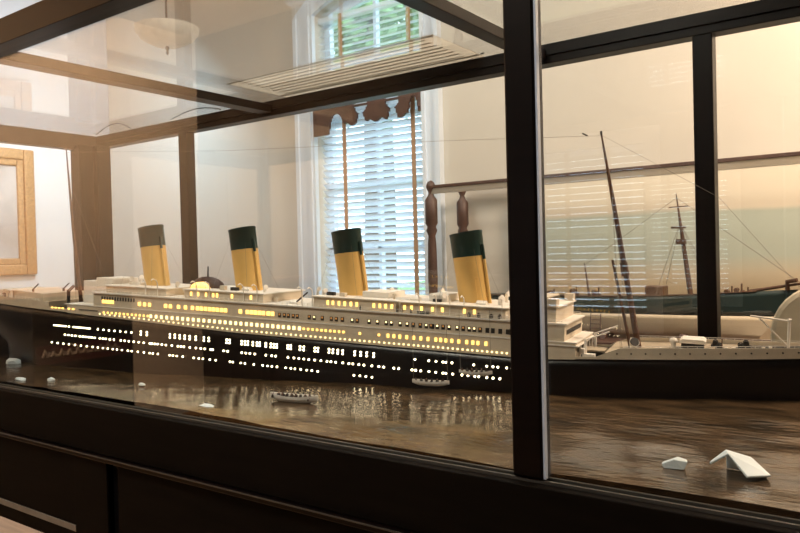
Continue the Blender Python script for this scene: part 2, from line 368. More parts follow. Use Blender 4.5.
# sea (own thing inside the case)
def sea():
    nx,ny=300,86; v=[];f=[]
    x0,x1,y0,y1=CX0+.07,CX1-.05,1.112,2.305
    rnd=random.Random(3); wv=[(rnd.uniform(8,60),rnd.uniform(0,2*PI),rnd.uniform(-1,1)) for _ in range(14)]
    for j in range(ny+1):
        for i in range(nx+1):
            x=x0+(x1-x0)*i/nx; y=y0+(y1-y0)*j/ny
            z=sum(math.sin(k*(x*math.sin(a)+y*math.cos(a)*1.0)+p)*.011/k for k,p,a in wv)
            v.append((x,y,1.1365+z*1.6))
    for j in range(ny):
        for i in range(nx): a=j*(nx+1)+i; f.append((a,a+1,a+nx+2,a+nx+1))
    mb=MB(); mb.add(v,f,0,True)
    mb.box(x0,x1,y0,y1,1.119,1.126)
    return mb
tag(lk('sea_surface',sea(),M['water']),'rippled brown resin sea filling the floor of the display case around the ship','water')
# cords and grille on the case roof
def cord(pts,label,plug=False):
    e=lk('cord',MB().tube(pts,.003,6),M['cord']); tag(e,label,'cord')
    if plug:
        p=lk('plug',MB().tube([pts[-1],tuple(a+(a-b)*.8 for a,b in zip(pts[-1],pts[-2]))],.006,8),M['silver' if plug==2 else 'cord'],e)
def arc(x0,x1,y,z,h,n=10,z1=None):
    return [(x0+(x1-x0)*i/n,y+.01*math.sin(3*i/n),z+((z1 or z)-z)*i/n+h*math.sin(PI*i/n)) for i in range(n+1)]
cord(arc(-3.80,-3.47,2.34,2.222,.045),'black cord looping over the left rear corner of the case roof')
cord(arc(-3.12,-2.74,2.34,2.222,.03),'black cord looping over the roof beside the left cross beam')
cord([(-1.80,2.34,2.2145),(-1.74,2.34,2.228),(-1.67,2.34,2.247)],'short cord with silver plug on the roof above the blind',2)
cord([(-1.62,2.34,2.2145),(-1.58,2.34,2.245),(-1.52,2.34,2.262),(-1.48,2.34,2.275)],'thin black cord end rising off the rear roof rail')
cord([(-1.30,2.34,2.228),(-1.36,2.34,2.216),(-1.405,2.34,2.24),(-1.42,2.34,2.27)],'curved cord with upright silver plug next to the tall front post',2)
g=MB().box(-2.30,-1.30,2.0,2.355,2.2150,2.2175)
for k in range(8): g.box(-2.25,-1.35,2.03+k*.036,2.034+k*.036,2.2125,2.2150)
g.box(-2.30,-1.30,2.0,2.008,2.2115,2.2150).box(-2.30,-1.30,2.30,2.308,2.2115,2.2150)
tag(lk('roof_grille',g,M['grille']),'ivory grooved grille board lying on the case roof above the window','grille')
# ---------------------------------------------------------------- ocean liner
ship=empty('ocean_liner',(-1.62,1.67,1.14),(0,.0525,.21))
tag(ship,'large lit four-funnel ocean liner model with black hull and cream decks inside the case','model ship')
BH=.131
def sheer(x):
    z=.129
    if x<-.15: z+=.026*(-x-.15)
    if x>.78: z+=.068*(x-.78)
    return z
def hbr(x,z):
    t=max(0,min(1,(z+.11)/.28)); xb=1.44+.09*t; b=1.0
    x0=.45+.25*t
    if x>x0: b=max(0,1-((x-x0)/(xb-x0))**(1.7+.9*t))
    xs=-1.30-.15*max(0,min(1,(z-.0)/.12)); xa=-.55-.35*t
    if x<xa: b=min(b,math.sqrt(max(0,1-((xa-x)/(xa-xs))**(1.8+1.2*t))) if x>xs else 0)
    return BH*b*(.93+.07*min(1,t*2.5))
def xs_list(a,b,n): return [a+(b-a)*i/n for i in range(n+1)]
XS=[-1.45,-1.447,-1.44,-1.43,-1.41,-1.385,-1.35,-1.31,-1.26]+xs_list(-1.2,.9,36)+xs_list(.93,1.50,26)+[1.51,1.52,1.527]
hm=MB(); LV=[0,.12,.25,.4,.55,.7,.8,.9,1]
v=[];f=[]
for x in XS:
    s=sheer(x)
    row=[(x,-hbr(x,-.11+(s+.11)*t),-.11+(s+.11)*t) for t in LV]; row+=[(p[0],-p[1],p[2]) for p in row[::-1]]
    v+=row
n=len(LV)*2
for i in range(len(XS)-1):
    for k in range(n-1): f.append((i*n+k,i*n+k+1,(i+1)*n+k+1,(i+1)*n+k))
hm.add(v,f,0,True)
def P(name,mb,m,parent=None,bevel=0): return lk(name,mb,m,parent or ship,bevel)
P('hull',hm,M['black'])
def strip(xs,z0,z1,off=0,mi=0,th=.002,sides=(-1,1)):   # upright plating following the hull side
    mb=MB()
    for sg in sides:
        v=[];f=[]
        for x in xs:
            b0=max(.0015,hbr(x,sheer(x))+off)
            for y,z in ((b0,z0(x)),(b0,z1(x)),(b0-th,z1(x)),(b0-th,z0(x))): v.append((x,sg*y,z))
        m=len(xs)
        for i in range(m-1):
            for k in range(4): f.append((i*4+k,i*4+(k+1)%4,(i+1)*4+(k+1)%4,(i+1)*4+k))
        f+=[(0,1,2,3),((m-1)*4+3,(m-1)*4+2,(m-1)*4+1,(m-1)*4)]
        mb.add(v,f,mi)
    return mb
def slab(x0,x1,z0,z1,off=0,n=24,mb=None,mi=0):
    mb=mb or MB(); xs=xs_list(x0,x1,n); v=[]
    for x in xs:
        b=max(.002,hbr(x,sheer(x))+off); zz0=z0(x) if callable(z0) else z0; zz1=z1(x) if callable(z1) else z1
        v+=[(x,-b,zz0),(x,-b,zz1),(x,b,zz1),(x,b,zz0)]
    f=[]
    for i in range(n):
        for k in range(4): f.append((i*4+k,i*4+(k+1)%4,(i+1)*4+(k+1)%4,(i+1)*4+k))
    f+=[(0,1,2,3),(n*4+3,n*4+2,n*4+1,n*4)]
    return mb.add(v,f,mi)
# main deck planking
P('deck',slab(-1.44,1.515,lambda x:sheer(x)-.006,lambda x:sheer(x)-.001,-.003,60),M['deck'])
P('forecastle_deck',slab(.955,1.51,lambda x:sheer(x)+.004,lambda x:sheer(x)+.016,-.004,24),M['deck'])
P('poop_deck',slab(-1.44,-1.0,lambda x:sheer(x),lambda x:sheer(x)+.022,-.004,20),M['deck'])
# white bulwarks
fx=[.93,.97]+xs_list(.99,1.522,30)
P('bulwark',strip(fx,lambda x:sheer(x),lambda x:sheer(x)+min(.027,.004+max(0,x-.93)*.40)-.004*max(0,(x-1.1)/.4),.0005),M['white'])
for sd in (-1,1): P('bulwark',strip(xs_list(-1.45,-.95,24),lambda x:sheer(x),lambda x:sheer(x)+.028,.0005,sides=(sd,)),M['white'])
for sd in (-1,1): P('bulwark',strip(xs_list(.88,.93,3),lambda x:sheer(x),lambda x:sheer(x)+.006,.0005,sides=(sd,)),M['white'])
for sd in (-1,1): P('bulwark',strip(xs_list(-.95,-.86,4),lambda x:sheer(x),lambda x:sheer(x)+.012,.0005,sides=(sd,)),M['white'])
# hull plating line
for sd in (-1,1): P('hull_rubbing_strake',strip(xs_list(-1.35,1.4,60),lambda x:sheer(x)-.004,lambda x:sheer(x)-.0015,.0012,sides=(sd,)),M['black'])
# superstructure tiers
P('bridge_deck_tier',slab(-.86,.885,lambda x:sheer(x)-.002,.176,.0002,40),M['white'])
P('promenade_deck_tier',slab(-.74,.856,.176,.220,-.003,40),M['white'])
P('deck_edge',slab(-.87,.888,.1745,.1775,.0022,40),M['white2'])
P('boat_deck',slab(-.75,.862,.2195,.2235,.003,40),M['white2'])
P('deck_ledge',slab(.80,.893,.1665,.169,.004,6),M['white2'])
for x0,x1,z1,off in ((.74,.832,.262,-.010),(.40,.70,.251,-.012),(.12,.385,.252,-.012),(-.36,-.06,.249,-.016),(-.70,-.44,.246,-.02)):
    P('deckhouse',slab(x0,x1,.2235,z1,off,10),M['white'])
    P('deckhouse_roof',slab(x0-.006,x1+.006,z1,z1+.003,off+.006,10),M['white2'])
P('wheelhouse',MB().box(.755,.80,-.07,.07,.265,.285).box(.81,.834,-.128,-.095,.262,.284).box(.81,.834,.095,.128,.262,.284),M['white'],None,.001)
P('wheelhouse_window',MB().box(.8005,.8015,-.06,.06,.272,.281),M['void'])
P('poop_house',slab(-1.25,-1.02,lambda x:sheer(x)+.02,lambda x:sheer(x)+.05,-.035,8),M['white'])
# forward face openings and well deck stairs
P('screen_window',MB().box(.8855,.8865,-.10,.10,.150,.160).box(.8565,.8575,-.10,.10,.192,.204),M['void'])
P('stairway',MB().box(.90,.93,-.115,-.095,sheer(.9),sheer(.9)+.012).box(.895,.905,-.115,-.095,sheer(.9)+.012,sheer(.9)+.024),M['white2'])
P('well_deck_hatch',MB().box(.895,.945,-.075,-.01,sheer(.9)-.001,sheer(.9)+.014),M['dark'])
P('hatch_cover',MB().box(.892,.948,-.078,-.007,sheer(.9)+.014,sheer(.9)+.018),M['deck'])
for y in (-.09,-.03,.04,.09): P('screen_post',MB().box(.886,.892,y,y+.006,sheer(.88),.168),M['white2'])
for y in (-.10,.055):
    P('cargo_crane',MB().tube([(.905,y,sheer(.9)),(.905,y,.185)],.004,8).tube([(.905,y,.183),(.96,y+.02,.205)],.002,6),M['white2'])
# lit windows
P1s = [-0.922,-0.911,-0.899,-0.888,-0.876,-0.865,-0.85,-0.827,-0.814,-0.802,-0.79,-0.778,-0.766,-0.754,-0.715,-0.69,-0.665,-0.64,-0.615,-0.591,-0.566,0.452,0.493,0.514,0.534,0.542,0.56,0.621,0.657,0.674,0.687,0.711,0.725]
P1d = [-0.526,-0.5,-0.404,-0.384,-0.364,-0.344,-0.324,-0.3,-0.268,-0.249,-0.18,-0.169,-0.124,-0.112,-0.101,-0.083,-0.068,-0.058,-0.036,-0.018,-0.007,0.003,0.042,0.052,0.084,0.097,0.135,0.145,0.182,0.195,0.211,0.227,0.266,0.285,0.304,0.326]
P2 = [-0.869,-0.852,-0.836,-0.819,-0.798,-0.784,-0.77,-0.756,-0.743,-0.729,-0.706,-0.692,-0.679,-0.661,-0.643,-0.612,-0.595,-0.577,-0.556,-0.534,-0.513,-0.487,-0.479,-0.466,-0.454,-0.437,-0.42,-0.396,-0.371,-0.359,-0.347,-0.323,-0.299,-0.28,-0.264,-0.241,-0.233,-0.191,-0.176,-0.123,-0.108,-0.093,-0.075,-0.035,-0.014,0.0,0.043,0.064,0.081,0.098,0.115,0.135,0.156,0.176,0.189,0.205,0.228,0.248,0.261,0.28,0.296,0.321,0.343,0.358,0.389,0.404,0.444,0.455,0.47,0.494,0.514,0.535,0.543,0.563,0.589,0.606,0.625,0.636,0.658,0.675,0.693]
P3 = [-0.937,-0.907,-0.878,-0.85,-0.821,-0.793,-0.765,-0.738,-0.715,-0.692,-0.67,-0.647,-0.629,-0.607,-0.581,-0.564,-0.538,-0.512,-0.487,-0.474,-0.453,-0.404,-0.391,-0.375,-0.351,-0.307,-0.287,-0.271,-0.244,-0.221,-0.167,-0.156,-0.126,-0.111,-0.078,-0.046,-0.028,-0.013,0.005,0.036,0.054,0.068,0.088,0.109,0.126,0.146,0.265,0.284,0.303,0.322]
CR = [-0.707,-0.685,-0.662,-0.64,-0.619,-0.597,-0.576,-0.555,-0.534,-0.513,-0.492,-0.471,-0.451,-0.431,-0.41,-0.39,-0.37,-0.351,-0.331,-0.311,-0.292,-0.273,-0.254,-0.235,-0.216,-0.197,-0.179,-0.16,-0.142,-0.124,-0.105,-0.087,-0.07,-0.052,-0.034,-0.017,0.001,0.018,0.035,0.052,0.069,0.086,0.103,0.12,0.136,0.153,0.169,0.185,0.201,0.218,0.233,0.249,0.265,0.281,0.296,0.312,0.327,0.342,0.358,0.373,0.388,0.403,0.417,0.432,0.447,0.461,0.476,0.49,0.505,0.519,0.533,0.547,0.561,0.575,0.589,0.603,0.616,0.63,0.643,0.657,0.67,0.683,0.697,0.71]
B1 = [-0.484,-0.462,-0.44,-0.418,-0.396,-0.374,-0.353,-0.332,-0.311,-0.29,-0.269,-0.248,-0.228,-0.207,-0.187,-0.167,-0.147,-0.128,-0.108,-0.089,-0.069,-0.05,-0.031,-0.012,0.007,0.025,0.044,0.062,0.081]
BS = [-0.689,-0.671,-0.653,-0.635,-0.618,-0.6,-0.583,-0.565,-0.548,-0.531,-0.514,-0.497,0.096,0.111,0.126,0.141,0.156,0.17,0.185,0.199,0.214,0.228,0.281,0.341]
B2 = [0.369,0.387,0.405,0.426,0.447,0.468,0.489,0.512,0.526,0.541,0.558,0.578,0.6,0.617,0.631,0.653]
A1 = [-0.694,-0.68,-0.667,-0.654,-0.536,-0.514,-0.493,-0.426,-0.406,-0.373,-0.345,-0.317,-0.297,-0.282,-0.266,-0.25,-0.235,-0.22,-0.204,-0.189,-0.133,-0.107,-0.092,-0.078,-0.063,-0.049,-0.031,-0.016]
AD = [0.009,0.026,0.04,0.057,0.071,0.112,0.129,0.156,0.186,0.202,0.222,0.254,0.27]
A2 = [0.308,0.334,0.361,0.377,0.404,0.425,0.443,0.464,0.482,0.496,0.514,0.531,0.548,0.571,0.588,0.605,0.619,0.635]
TH = [-0.334,-0.306,-0.275,-0.247,-0.232,-0.175,-0.104,0.168,0.185,0.205,0.224,0.244,0.263,0.317,0.336,0.354,0.373,0.412,0.433,0.463,0.495,0.524,0.587,0.615]
def facing(x,z,off):
    b=hbr(x,z); e=.004; d=(hbr(x+e,z)-hbr(x-e,z))/(2*e); return b+off,math.atan(d)
def wall_b(x,off):
    e=.004; b=hbr(x,sheer(x)); d=(hbr(x+e,sheer(x))-hbr(x-e,sheer(x)))/(2*e); return b+off,math.atan(d)
def discmesh(r,m,name):
    mb=MB(); n=8; v=[(r*math.cos(2*PI*k/n),y,r*math.sin(2*PI*k/n)) for y in (-.0012,.001) for k in range(n)]
    mb.add(v,[tuple(range(n)),tuple(range(2*n-1,n-1,-1))]+[(k,n+k,n+(k+1)%n,(k+1)%n) for k in range(n)]); return mb
def boxmesh(w,h): return MB().box(-w/2,w/2,-.0012,.001,-h/2,h/2)
ports=[];wins=[]
rj=random.Random(5)
pd=sheer
for x in P1s: ports.append((x,.098,.0027))
for x in P1d: ports+= [(x,.0945,.0029),(x,.1035,.0029)]
for x in P2: ports.append((x,.068,.0028))
for x in P3: ports.append((x,.036,.0026))
ports=[p for p in ports]
for x in CR: wins.append((x,.1365+max(0,sheer(x)-.129),.0048,.0044,'winw',0))
for x in B1: wins.append((x,.157,.0085,.0105,'winw',0))
for x in BS: wins.append((x,.157,.006,.006,'win',0))
for x in B2: wins.append((x,.157,.0068,.010,'win',0))
for x in A1: wins.append((x,.194,.011,.0115,'win',1))
for x in AD: wins.append((x,.194,.0055,.0055,'winw' if rj.random()<.4 else 'dim',1))
for x in A2: wins.append((x,.1945,.0052,.0048,'winw' if rj.random()<.6 else 'dim',1))
for x in TH: wins.append((x,.2375,.0065,.012,'win',2))
for x in xs_list(-.93,-.88,3)+[-.85,-.83]: wins.append((x,.160,.009,.005,'win',0))
def wpos(x,z,lev,off=.0006):
    if lev==0: return wall_b(x,.0002+off)
    if lev==1: return wall_b(x,-.003+off)
    o=-.012 if x>.1 else (-.016 if x>-.4 else -.02)
    return wall_b(x,o+off)
# nearest (largest) hundred of each kind are parts, the rest one stuff part
ports.sort(key=lambda p:-p[0]); wins.sort(key=lambda p:-(p[0]+p[2]*8))
cache={}
def inst(name,key,mbf,m,x,y,z,ang):
    if key not in cache:
        o=P(name,mbf(),m); cache[key]=o
    else:
        o=cache[key].copy(); C.objects.link(o); o.parent=ship
    o.location=(x,y,z); o.rotation_euler=(0,0,ang); return o
def rotadd(mb,src,x,y,z,ang,mi=0):
    ca,sa=math.cos(ang),math.sin(ang)
    mb.add([(x+p[0]*ca-p[1]*sa,y+p[0]*sa+p[1]*ca,z+p[2]) for p in src.v],src.f,mi)
rest=MB()
for i,(x,z,r) in enumerate(ports):
    b,a=facing(x,z,.0004)
    if i<100: inst('porthole',('p',r),lambda r=r:discmesh(r,0,0),M['port'],x,-b,z,-a)
    else: rotadd(rest,discmesh(r,0,0),x,-b,z,-a)
o=P('portholes',rest,M['port']); o['kind']='stuff'
MI={'win':0,'winw':1,'dim':2}; rest=MB()
for i,(x,z,w_,h_,k,lev) in enumerate(wins):
    b,a=wpos(x,z,lev)
    if i<100: inst('window',('w',w_,h_,k),lambda w_=w_,h_=h_:boxmesh(w_,h_),M[k],x,-b,z,-a)
    else: rotadd(rest,boxmesh(w_,h_),x,-b,z,-a,MI[k])
o=P('windows',rest,[M['win'],M['winw'],M['dim']]); o['kind']='stuff'
far=MB()
for x,z,r in ports: b,a=facing(x,z,.0004); rotadd(far,discmesh(r,0,0),x,b,z,a,0)
for x,z,w_,h_,k,lev in wins: b,a=wpos(x,z,lev); rotadd(far,boxmesh(w_,h_),x,b,z,a,1+MI[k])
o=P('far_side_lights',far,[M['port'],M['win'],M['winw'],M['dim']]); o['kind']='stuff'
# dark promenade openings (frames around the lit panes)
dk=MB()
for x in A2+AD+[.50,.655,.67,.69,.71,.80]:
    b,a=wall_b(x,-.0029); rotadd(dk,boxmesh(.010,.013),x,-b,.192,-a)
for x0,x1 in ((.715,.765),): 
    b,a=wall_b((x0+x1)/2,-.0029); rotadd(dk,boxmesh(x1-x0,.015),(x0+x1)/2,-b,.192,-a)
for x in xs_list(-.70,-.56,12): b,a=wall_b(x,-.0029); rotadd(dk,boxmesh(.006,.012),x,-b,.205,-a)
P('promenade_openings',dk,M['void'])
dk=MB()
for x in xs_list(.985,1.45,14): b,a=wall_b(x,.0008); rotadd(dk,discmesh(.0022,0,0),x,-b,sheer(x)+.014,-a)
for x in xs_list(-.80,-.72,9): b,a=wall_b(x,.0006); rotadd(dk,boxmesh(.005,.004),x,-b,.160,-a)
o=P('dark_portholes',dk,M['void']); o['kind']='stuff'
# railings
def rail(xs,zf,off,h=.009,sides=(-1,)):
    mb=MB()
    for sg in sides:
        for hh in (h,h*.5):
            mb.tube([(x,sg*(hbr(x,sheer(x))+off),zf(x)+hh) for x in xs],.0005,4)
        for x in xs:
            y=sg*(hbr(x,sheer(x))+off); mb.box(x-.0005,x+.0005,y-.0005,y+.0005,zf(x)-.0005,zf(x)+h)
    return mb
for sd in (-1,1): P('railing',rail(xs_list(-.74,.85,90),lambda x:.2235,.001,sides=(sd,)),M['white2'])
for sd in (-1,1): P('railing',rail(xs_list(1.0,1.5,24),lambda x:sheer(x)+.024-.004*max(0,(x-1.1)/.4),-.001,.008,sides=(sd,)),M['white2'])
for sd in (-1,1): P('railing',rail(xs_list(-1.42,-1.0,24),lambda x:sheer(x)+.027,-.001,.009,sides=(sd,)),M['white2'])
# funnels
def funnel(x0,i):
    zb,rk,h=.222,.040,.228; sh=-rk/h
    fo=P('funnel',MB().lathe([(.046,0),(.046,h*.70)],32,shear=(sh,0),sx=1.0,sy=.80),M['fun'])
    fo.location=(x0+.006,0,zb)
    cp_=MB().lathe([(.0465,h*.70),(.0465,h*.97),(.0475,h*.975),(.0475,h)],32,shear=(sh,0),sx=1,sy=.80,cap=False)
    cp_.lathe([(.044,h*.72),(.044,h)],32,shear=(sh,0),sx=1,sy=.80,cap=False).lathe([(.044,h*.93),(.0,h*.93)],32,shear=(sh,0),sx=1,sy=.8,cap=False)
    v=[];
    ring=MB()
    n=32
    for r in (.044,.0475):
        for k in range(n): t=2*PI*k/n; v.append((r*math.cos(t)+sh*h,r*.8*math.sin(t),h))
    cp_.add(v,[(k,(k+1)%n,n+(k+1)%n,n+k) for k in range(n)])
    for o_ in (fo,):
        for q in o_.data.vertices: q.co.z+=.20*(q.co.x-sh*q.co.z)*max(0,q.co.z/h)
    cp_.v=[(p[0],p[1],p[2]+.20*(p[0]-sh*p[2])*p[2]/h) for p in cp_.v]
    lk('funnel_top',cp_,M['cap'],fo)
    lk('steam_pipe',MB().tube([(.0485,-.012,0),(.0485+sh*h*.68,-.012,h*.68)],.0042,8),M['fun'],fo)
    lk('steam_pipe_top',MB().tube([(.0485+sh*h*.68,-.012,h*.68),(.0485+sh*h*.86,-.012,h*.86)],.0046,8),M['cap'],fo)
    if i==0: lk('ladder',MB().tube([(.02,-.036,0),(.02+sh*h*.45,-.036,h*.45)],.0015,5).tube([(.012,-.0365,h*.45),(.02+sh*h*.45,-.036,h*.45)],.0015,5),M['fun'],fo)
    w=MB()
    for sx_,sy_ in ((-.09,-.10),(-.09,.10),(.06,-.10),(.06,.10)):
        w.tube([(sh*h*.9+math.copysign(.03,sx_),math.copysign(.028,sy_),h*.82),(sx_,sy_,.0)],.00035,4)
    lk('stays',w,M['rope'],fo)
    P('funnel_casing',MB().box(x0-.06,x0+.065,-.05,.05,.2235,.236),M['white2'],None,.001)
for i in range(4): funnel(.5775-.385*i,i)
# masts
fm=P('foremast',MB().tube([(1.027,0,.14),(.955,0,.50),(.911,0,.717)],[.0085,.0062,.0022],10),M['mast'])
lk('mast_head',MB().tube([(.9115,0,.712),(.9105,0,.722)],.003,8),M['dark'],fm)
lk('mast_step',MB().tube([(.986,-.006,.345),(.979,-.006,.38)],.010,10),M['mast'],fm)
P('derrick_boom',MB().tube([(1.006,-.012,.152),(.952,-.01,.385)],[.0042,.0036],8),M['mast'])
mm=P('mainmast',MB().tube([(-.933,0,.15),(-.98,0,.44),(-1.018,0,.74)],[.007,.005,.002],10),M['mast'])
rg=MB()
rg.tube([(.912,0,.71),(.5,0,.712),(-.3,0,.705),(-1.01,0,.72)],.00045,4)
rg.tube([(.912,.01,.712),(1.2,.03,.55),(1.50,0,.20)],.00045,4)
for y in (-.085,-.06,.085,.06): rg.tube([(.945,y*.1,.55),(.99,y*1.15,.165)],.00045,4)
for y in (-.075,.075): rg.tube([(-.99,y*.1,.58),(-.86,y*1.2,.16)],.0006,4)
o=P('rigging',rg,M['rope'])
P('aerial_insulator',MB().tube([(.876,0,.711),(.862,0,.718)],.0022,6),M['dark'])
# forecastle fittings
def dz(x): return sheer(x)+.016
P('ventilator',MB().lathe([(.006,0),(.006,.012),(.010,.016),(.0105,.020),(.007,.025),(.0,.027)],14,c=(1.108,-.01,dz(1.108))),M['white2'])
P('hatch_house',MB().box(1.128,1.180,-.045,.03,dz(1.15),dz(1.15)+.016),M['dark'])
P('hatch_roof',MB().prism([(1.124,dz(1.15)+.016),(1.184,dz(1.15)+.016),(1.184,dz(1.15)+.022),(1.178,dz(1.15)+.026),(1.130,dz(1.15)+.026),(1.124,dz(1.15)+.022)],-.049,.034),M['white2'])
P('cowl',MB().tube([(1.012,-.022,dz(1.0)),(1.012,-.022,dz(1)+.012),(1.016,-.030,dz(1)+.018)],[.008,.010,.013],12),M['white2'])
P('cowl_mouth',MB().tube([(1.0155,-.0296,dz(1)+.0175),(1.017,-.0318,dz(1)+.0188)],.0118,12),M['dark'])
def winch(x,y):
    z=dz(x); w=P('winch',MB().box(x-.01,x+.01,y-.012,y+.012,z,z+.004).tube([(x,y-.012,z+.009),(x,y+.012,z+.009)],.005,8),M['dark'])
    lk('winch_drum',MB().tube([(x,y-.018,z+.009),(x,y-.012,z+.009)],.007,10).tube([(x,y+.012,z+.009),(x,y+.018,z+.009)],.007,10),M['dark'],w)
for x,y in ((1.215,-.03),(1.262,-.022),(1.205,.035),(1.275,.03)): winch(x,y)
for x in (1.075,1.085,1.23,1.245,1.31,1.325): P('bollard',MB().lathe([(.0028,0),(.0028,.007),(.004,.008),(.004,.010)],8,c=(x,-hbr(x,sheer(x))+.022,dz(x))),M['white2'])
P('anchor_chain',MB().tube([(1.26,-.02,dz(1.26)+.003),(1.40,-.012,dz(1.4)+.003)],.0022,6).tube([(1.275,.02,dz(1.275)+.003),(1.40,.012,dz(1.4)+.003)],.0022,6),M['dark'])
P('anchor_crane',MB().tube([(1.365,-.01,dz(1.365)-.002),(1.365,-.01,.256)],.0034,8).tube([(1.365,-.01,.252),(1.335,-.02,.256),(1.28,-.035,.262)],.0022,8).tube([(1.365,-.01,dz(1.365)+.006),(1.30,-.03,.257)],.002,8).tube([(1.362,-.012,.255),(1.368,-.008,.255)],.004,6),M['white2'])
P('jackstaff_rail_post',MB().tube([(1.22,-.05,dz(1.2)),(1.22,-.05,dz(1.2)+.030)],.0016,6),M['mast'])
# boat deck clutter
def vent(x,y,h,r,m='white2'):
    z=.2235
    P('cowl_ventilator',MB().tube([(x,y,z),(x,y,z+h),(x+.004,y-.003,z+h+r*1.2),(x+.010,y-.006,z+h+r*1.5)],[r*.7,r*.75,r*1.1,r*1.35],10),M[m])
for x,y,h,r in ((.50,-.06,.04,.006),(.665,-.055,.04,.007),(.655,.05,.045,.007),(.45,.06,.045,.006),(.12,-.06,.035,.006),(.29,.05,.04,.006),(.09,-.045,.04,.005),(-.10,-.05,.035,.006),(-.28,.05,.035,.006),(-.45,-.05,.03,.006),(-.66,-.04,.035,.007),(-.70,.05,.035,.007)): vent(x,y,h,r)
for x,z in ((.15,.265),(.49,.262),(-.20,.262)):
    P('deck_locker',MB().box(x-.012,x+.012,-.075,-.06,.252,z),M['dark'])
for x0,x1,z1 in ((.46,.515,.275),(.25,.335,.272),(-.86,-.80,.255),(-.80,-.72,.268),(-.64,-.60,.258)):
    P('raised_roof',MB().box(x0,x1,-.06,.06,.2235 if x0>-.75 else .17,z1),M['white2'],None,.002)
rq=random.Random(11)
for x in (-.62,-.56,-.50,-.405,-.24,-.16,-.05,.03,.20,.36,.42,.62,.71,.725):
    y=-.055-rq.random()*.03; z=.2235 if x<-.37 or -.06<x<.12 else .253
    k=rq.random()
    if k<.4: P('skylight',MB().prism([(y-.010,z),(y+.010,z),(y+.010,z+.006),(y,z+.012),(y-.010,z+.006)],x-.014,x+.014,'x'),M['white2'])
    elif k<.7: P('mushroom_vent',MB().lathe([(.003,0),(.003,.012),(.007,.013),(.005,.018),(.0,.019)],10,c=(x,y,z)),M['white'])
    else: P('water_tank',MB().box(x-.009,x+.009,y-.008,y+.008,z,z+.013),M['white'],None,.001)
P('docking_bridge',MB().box(-1.19,-1.17,-.115,.115,.205,.209).box(-1.185,-1.175,-.105,-.095,.165,.205).box(-1.185,-1.175,.095,.105,.165,.205),M['white2'])
for x,y in ((-1.10,-.07),(-1.06,.03),(-.93,-.06),(-.97,-.03)): P('deck_crane',MB().tube([(x,y,.16),(x,y,.215)],.004,8).tube([(x,y,.212),(x+.05,y-.02,.235)],.0025,6),M['dark'])
for x in (-1.24,-1.21,-1.15,-.90): P('capstan',MB().lathe([(.007,0),(.005,.008),(.008,.014),(.0,.016)],10,c=(x,-.08,.178 if x<-1 else .155)),M['dark'])
def davit(x):
    d=P('davit',MB().tube([(x,-.118,.2235),(x,-.118,.262),(x,-.124,.274),(x,-.138,.280),(x,-.148,.276)],[.0018]*5,6),M['white2'])
for x in (.08,.115,.455,.505,.545,.585,-.08,-.13,-.26,-.31,-.47,-.52,.69,.73): davit(x)
P('boom',MB().tube([(.05,-.10,.232),(.085,-.095,.262)],.0025,6),M['dark'])
P('spar_rail',MB().tube([(.40,-.128,.253),(.72,-.128,.253)],.0009,5).tube([(.40,-.128,.2235),(.40,-.128,.253)],.0009,5).tube([(.72,-.128,.2235),(.72,-.128,.253)],.0009,5),M['white2'])
# dome with dark arch and finial
dm=P('dome_arch',MB().lathe([(.060,0),(.058,.010),(.050,.022),(.036,.032),(.018,.038),(.0,.040)],20,c=(-.345,-.02,.249),sy=.4,sx=1.2,cap=False),M['brown'])
lk('finial',MB().tube([(-.345,-.02,.287),(-.345,-.02,.322)],[.0028,.0022],8),M['dark'],dm)
P('lit_skylight',MB().prism([(-.385,.249),(-.315,.249),(-.322,.262),(-.345,.272),(-.362,.270),(-.378,.260)],-.062,-.02),M['win'])
sk=MB()
for x in xs_list(-.38,-.32,6): sk.box(x-.0008,x+.0008,-.0635,-.062,.249,.262)
sk.box(-.388,-.312,-.0635,-.062,.2545,.2558)
P('skylight_bars',sk,M['white'])
# deck figures and gear along the boat deck rail
dk=MB()
for x,w_ in ((.39,.006),(.405,.005),(.432,.006),(.60,.012),(.627,.010),(.662,.013),(.685,.012),(.275,.006)):
    dk.lathe([(.002,0),(w_*.45,.002),(w_*.4,.009),(.001,.012)],8,c=(x,-.121,.2235))
P('deck_bundles',dk,M['coat'])
P('deck_raft',MB().box(.452,.487,-.126,-.116,.2235,.231),M['teal'],None,.001)
# fore stair tower details
for x,z in ((.70,.2235),(.72,.2235)): P('boat_winch',MB().lathe([(.005,0),(.005,.008),(.002,.011)],8,c=(x,-.11,z)),M['white2'])
# ---------------------------------------------------------------- lifeboats
def boatmesh(L,Bm,D):
    n=14; v=[];f=[]
    rows=[(1,1),(.96,.62),(.7,.25),(.12,0)]
    for i in range(n+1):
        t=-1+2*i/n; w=(1-abs(t)**2.4); s=D*.28*t*t
        sec=[(Bm*.5*w*a+.0006,D*b+s*b) for a,b in rows]
        inn=[(max(.0002,Bm*.5*w*.86),D+s-.0005),(max(.0002,Bm*.4*w),D*.5)]
        pts=[(-sec[0][0],sec[0][1])]+[(-a,b) for a,b in sec[1:]]+[(a,b) for a,b in sec[::-1]]+[(a,b) for a,b in inn]+[(-a,b) for a,b in inn[::-1]]
        for p in pts: v.append((t*L/2,p[0],p[1]+max(0,(1-p[1]/D))*D*.55*abs(t)**3))
    m=12
    for i in range(n):
        for k in range(m): f.append((i*m+k,i*m+(k+1)%m,(i+1)*m+(k+1)%m,(i+1)*m+k))
    f+=[tuple(range(m))[::-1],tuple(range(n*m,n*m+m))]
    mb=MB(); mb.add(v,f,0,False); return mb
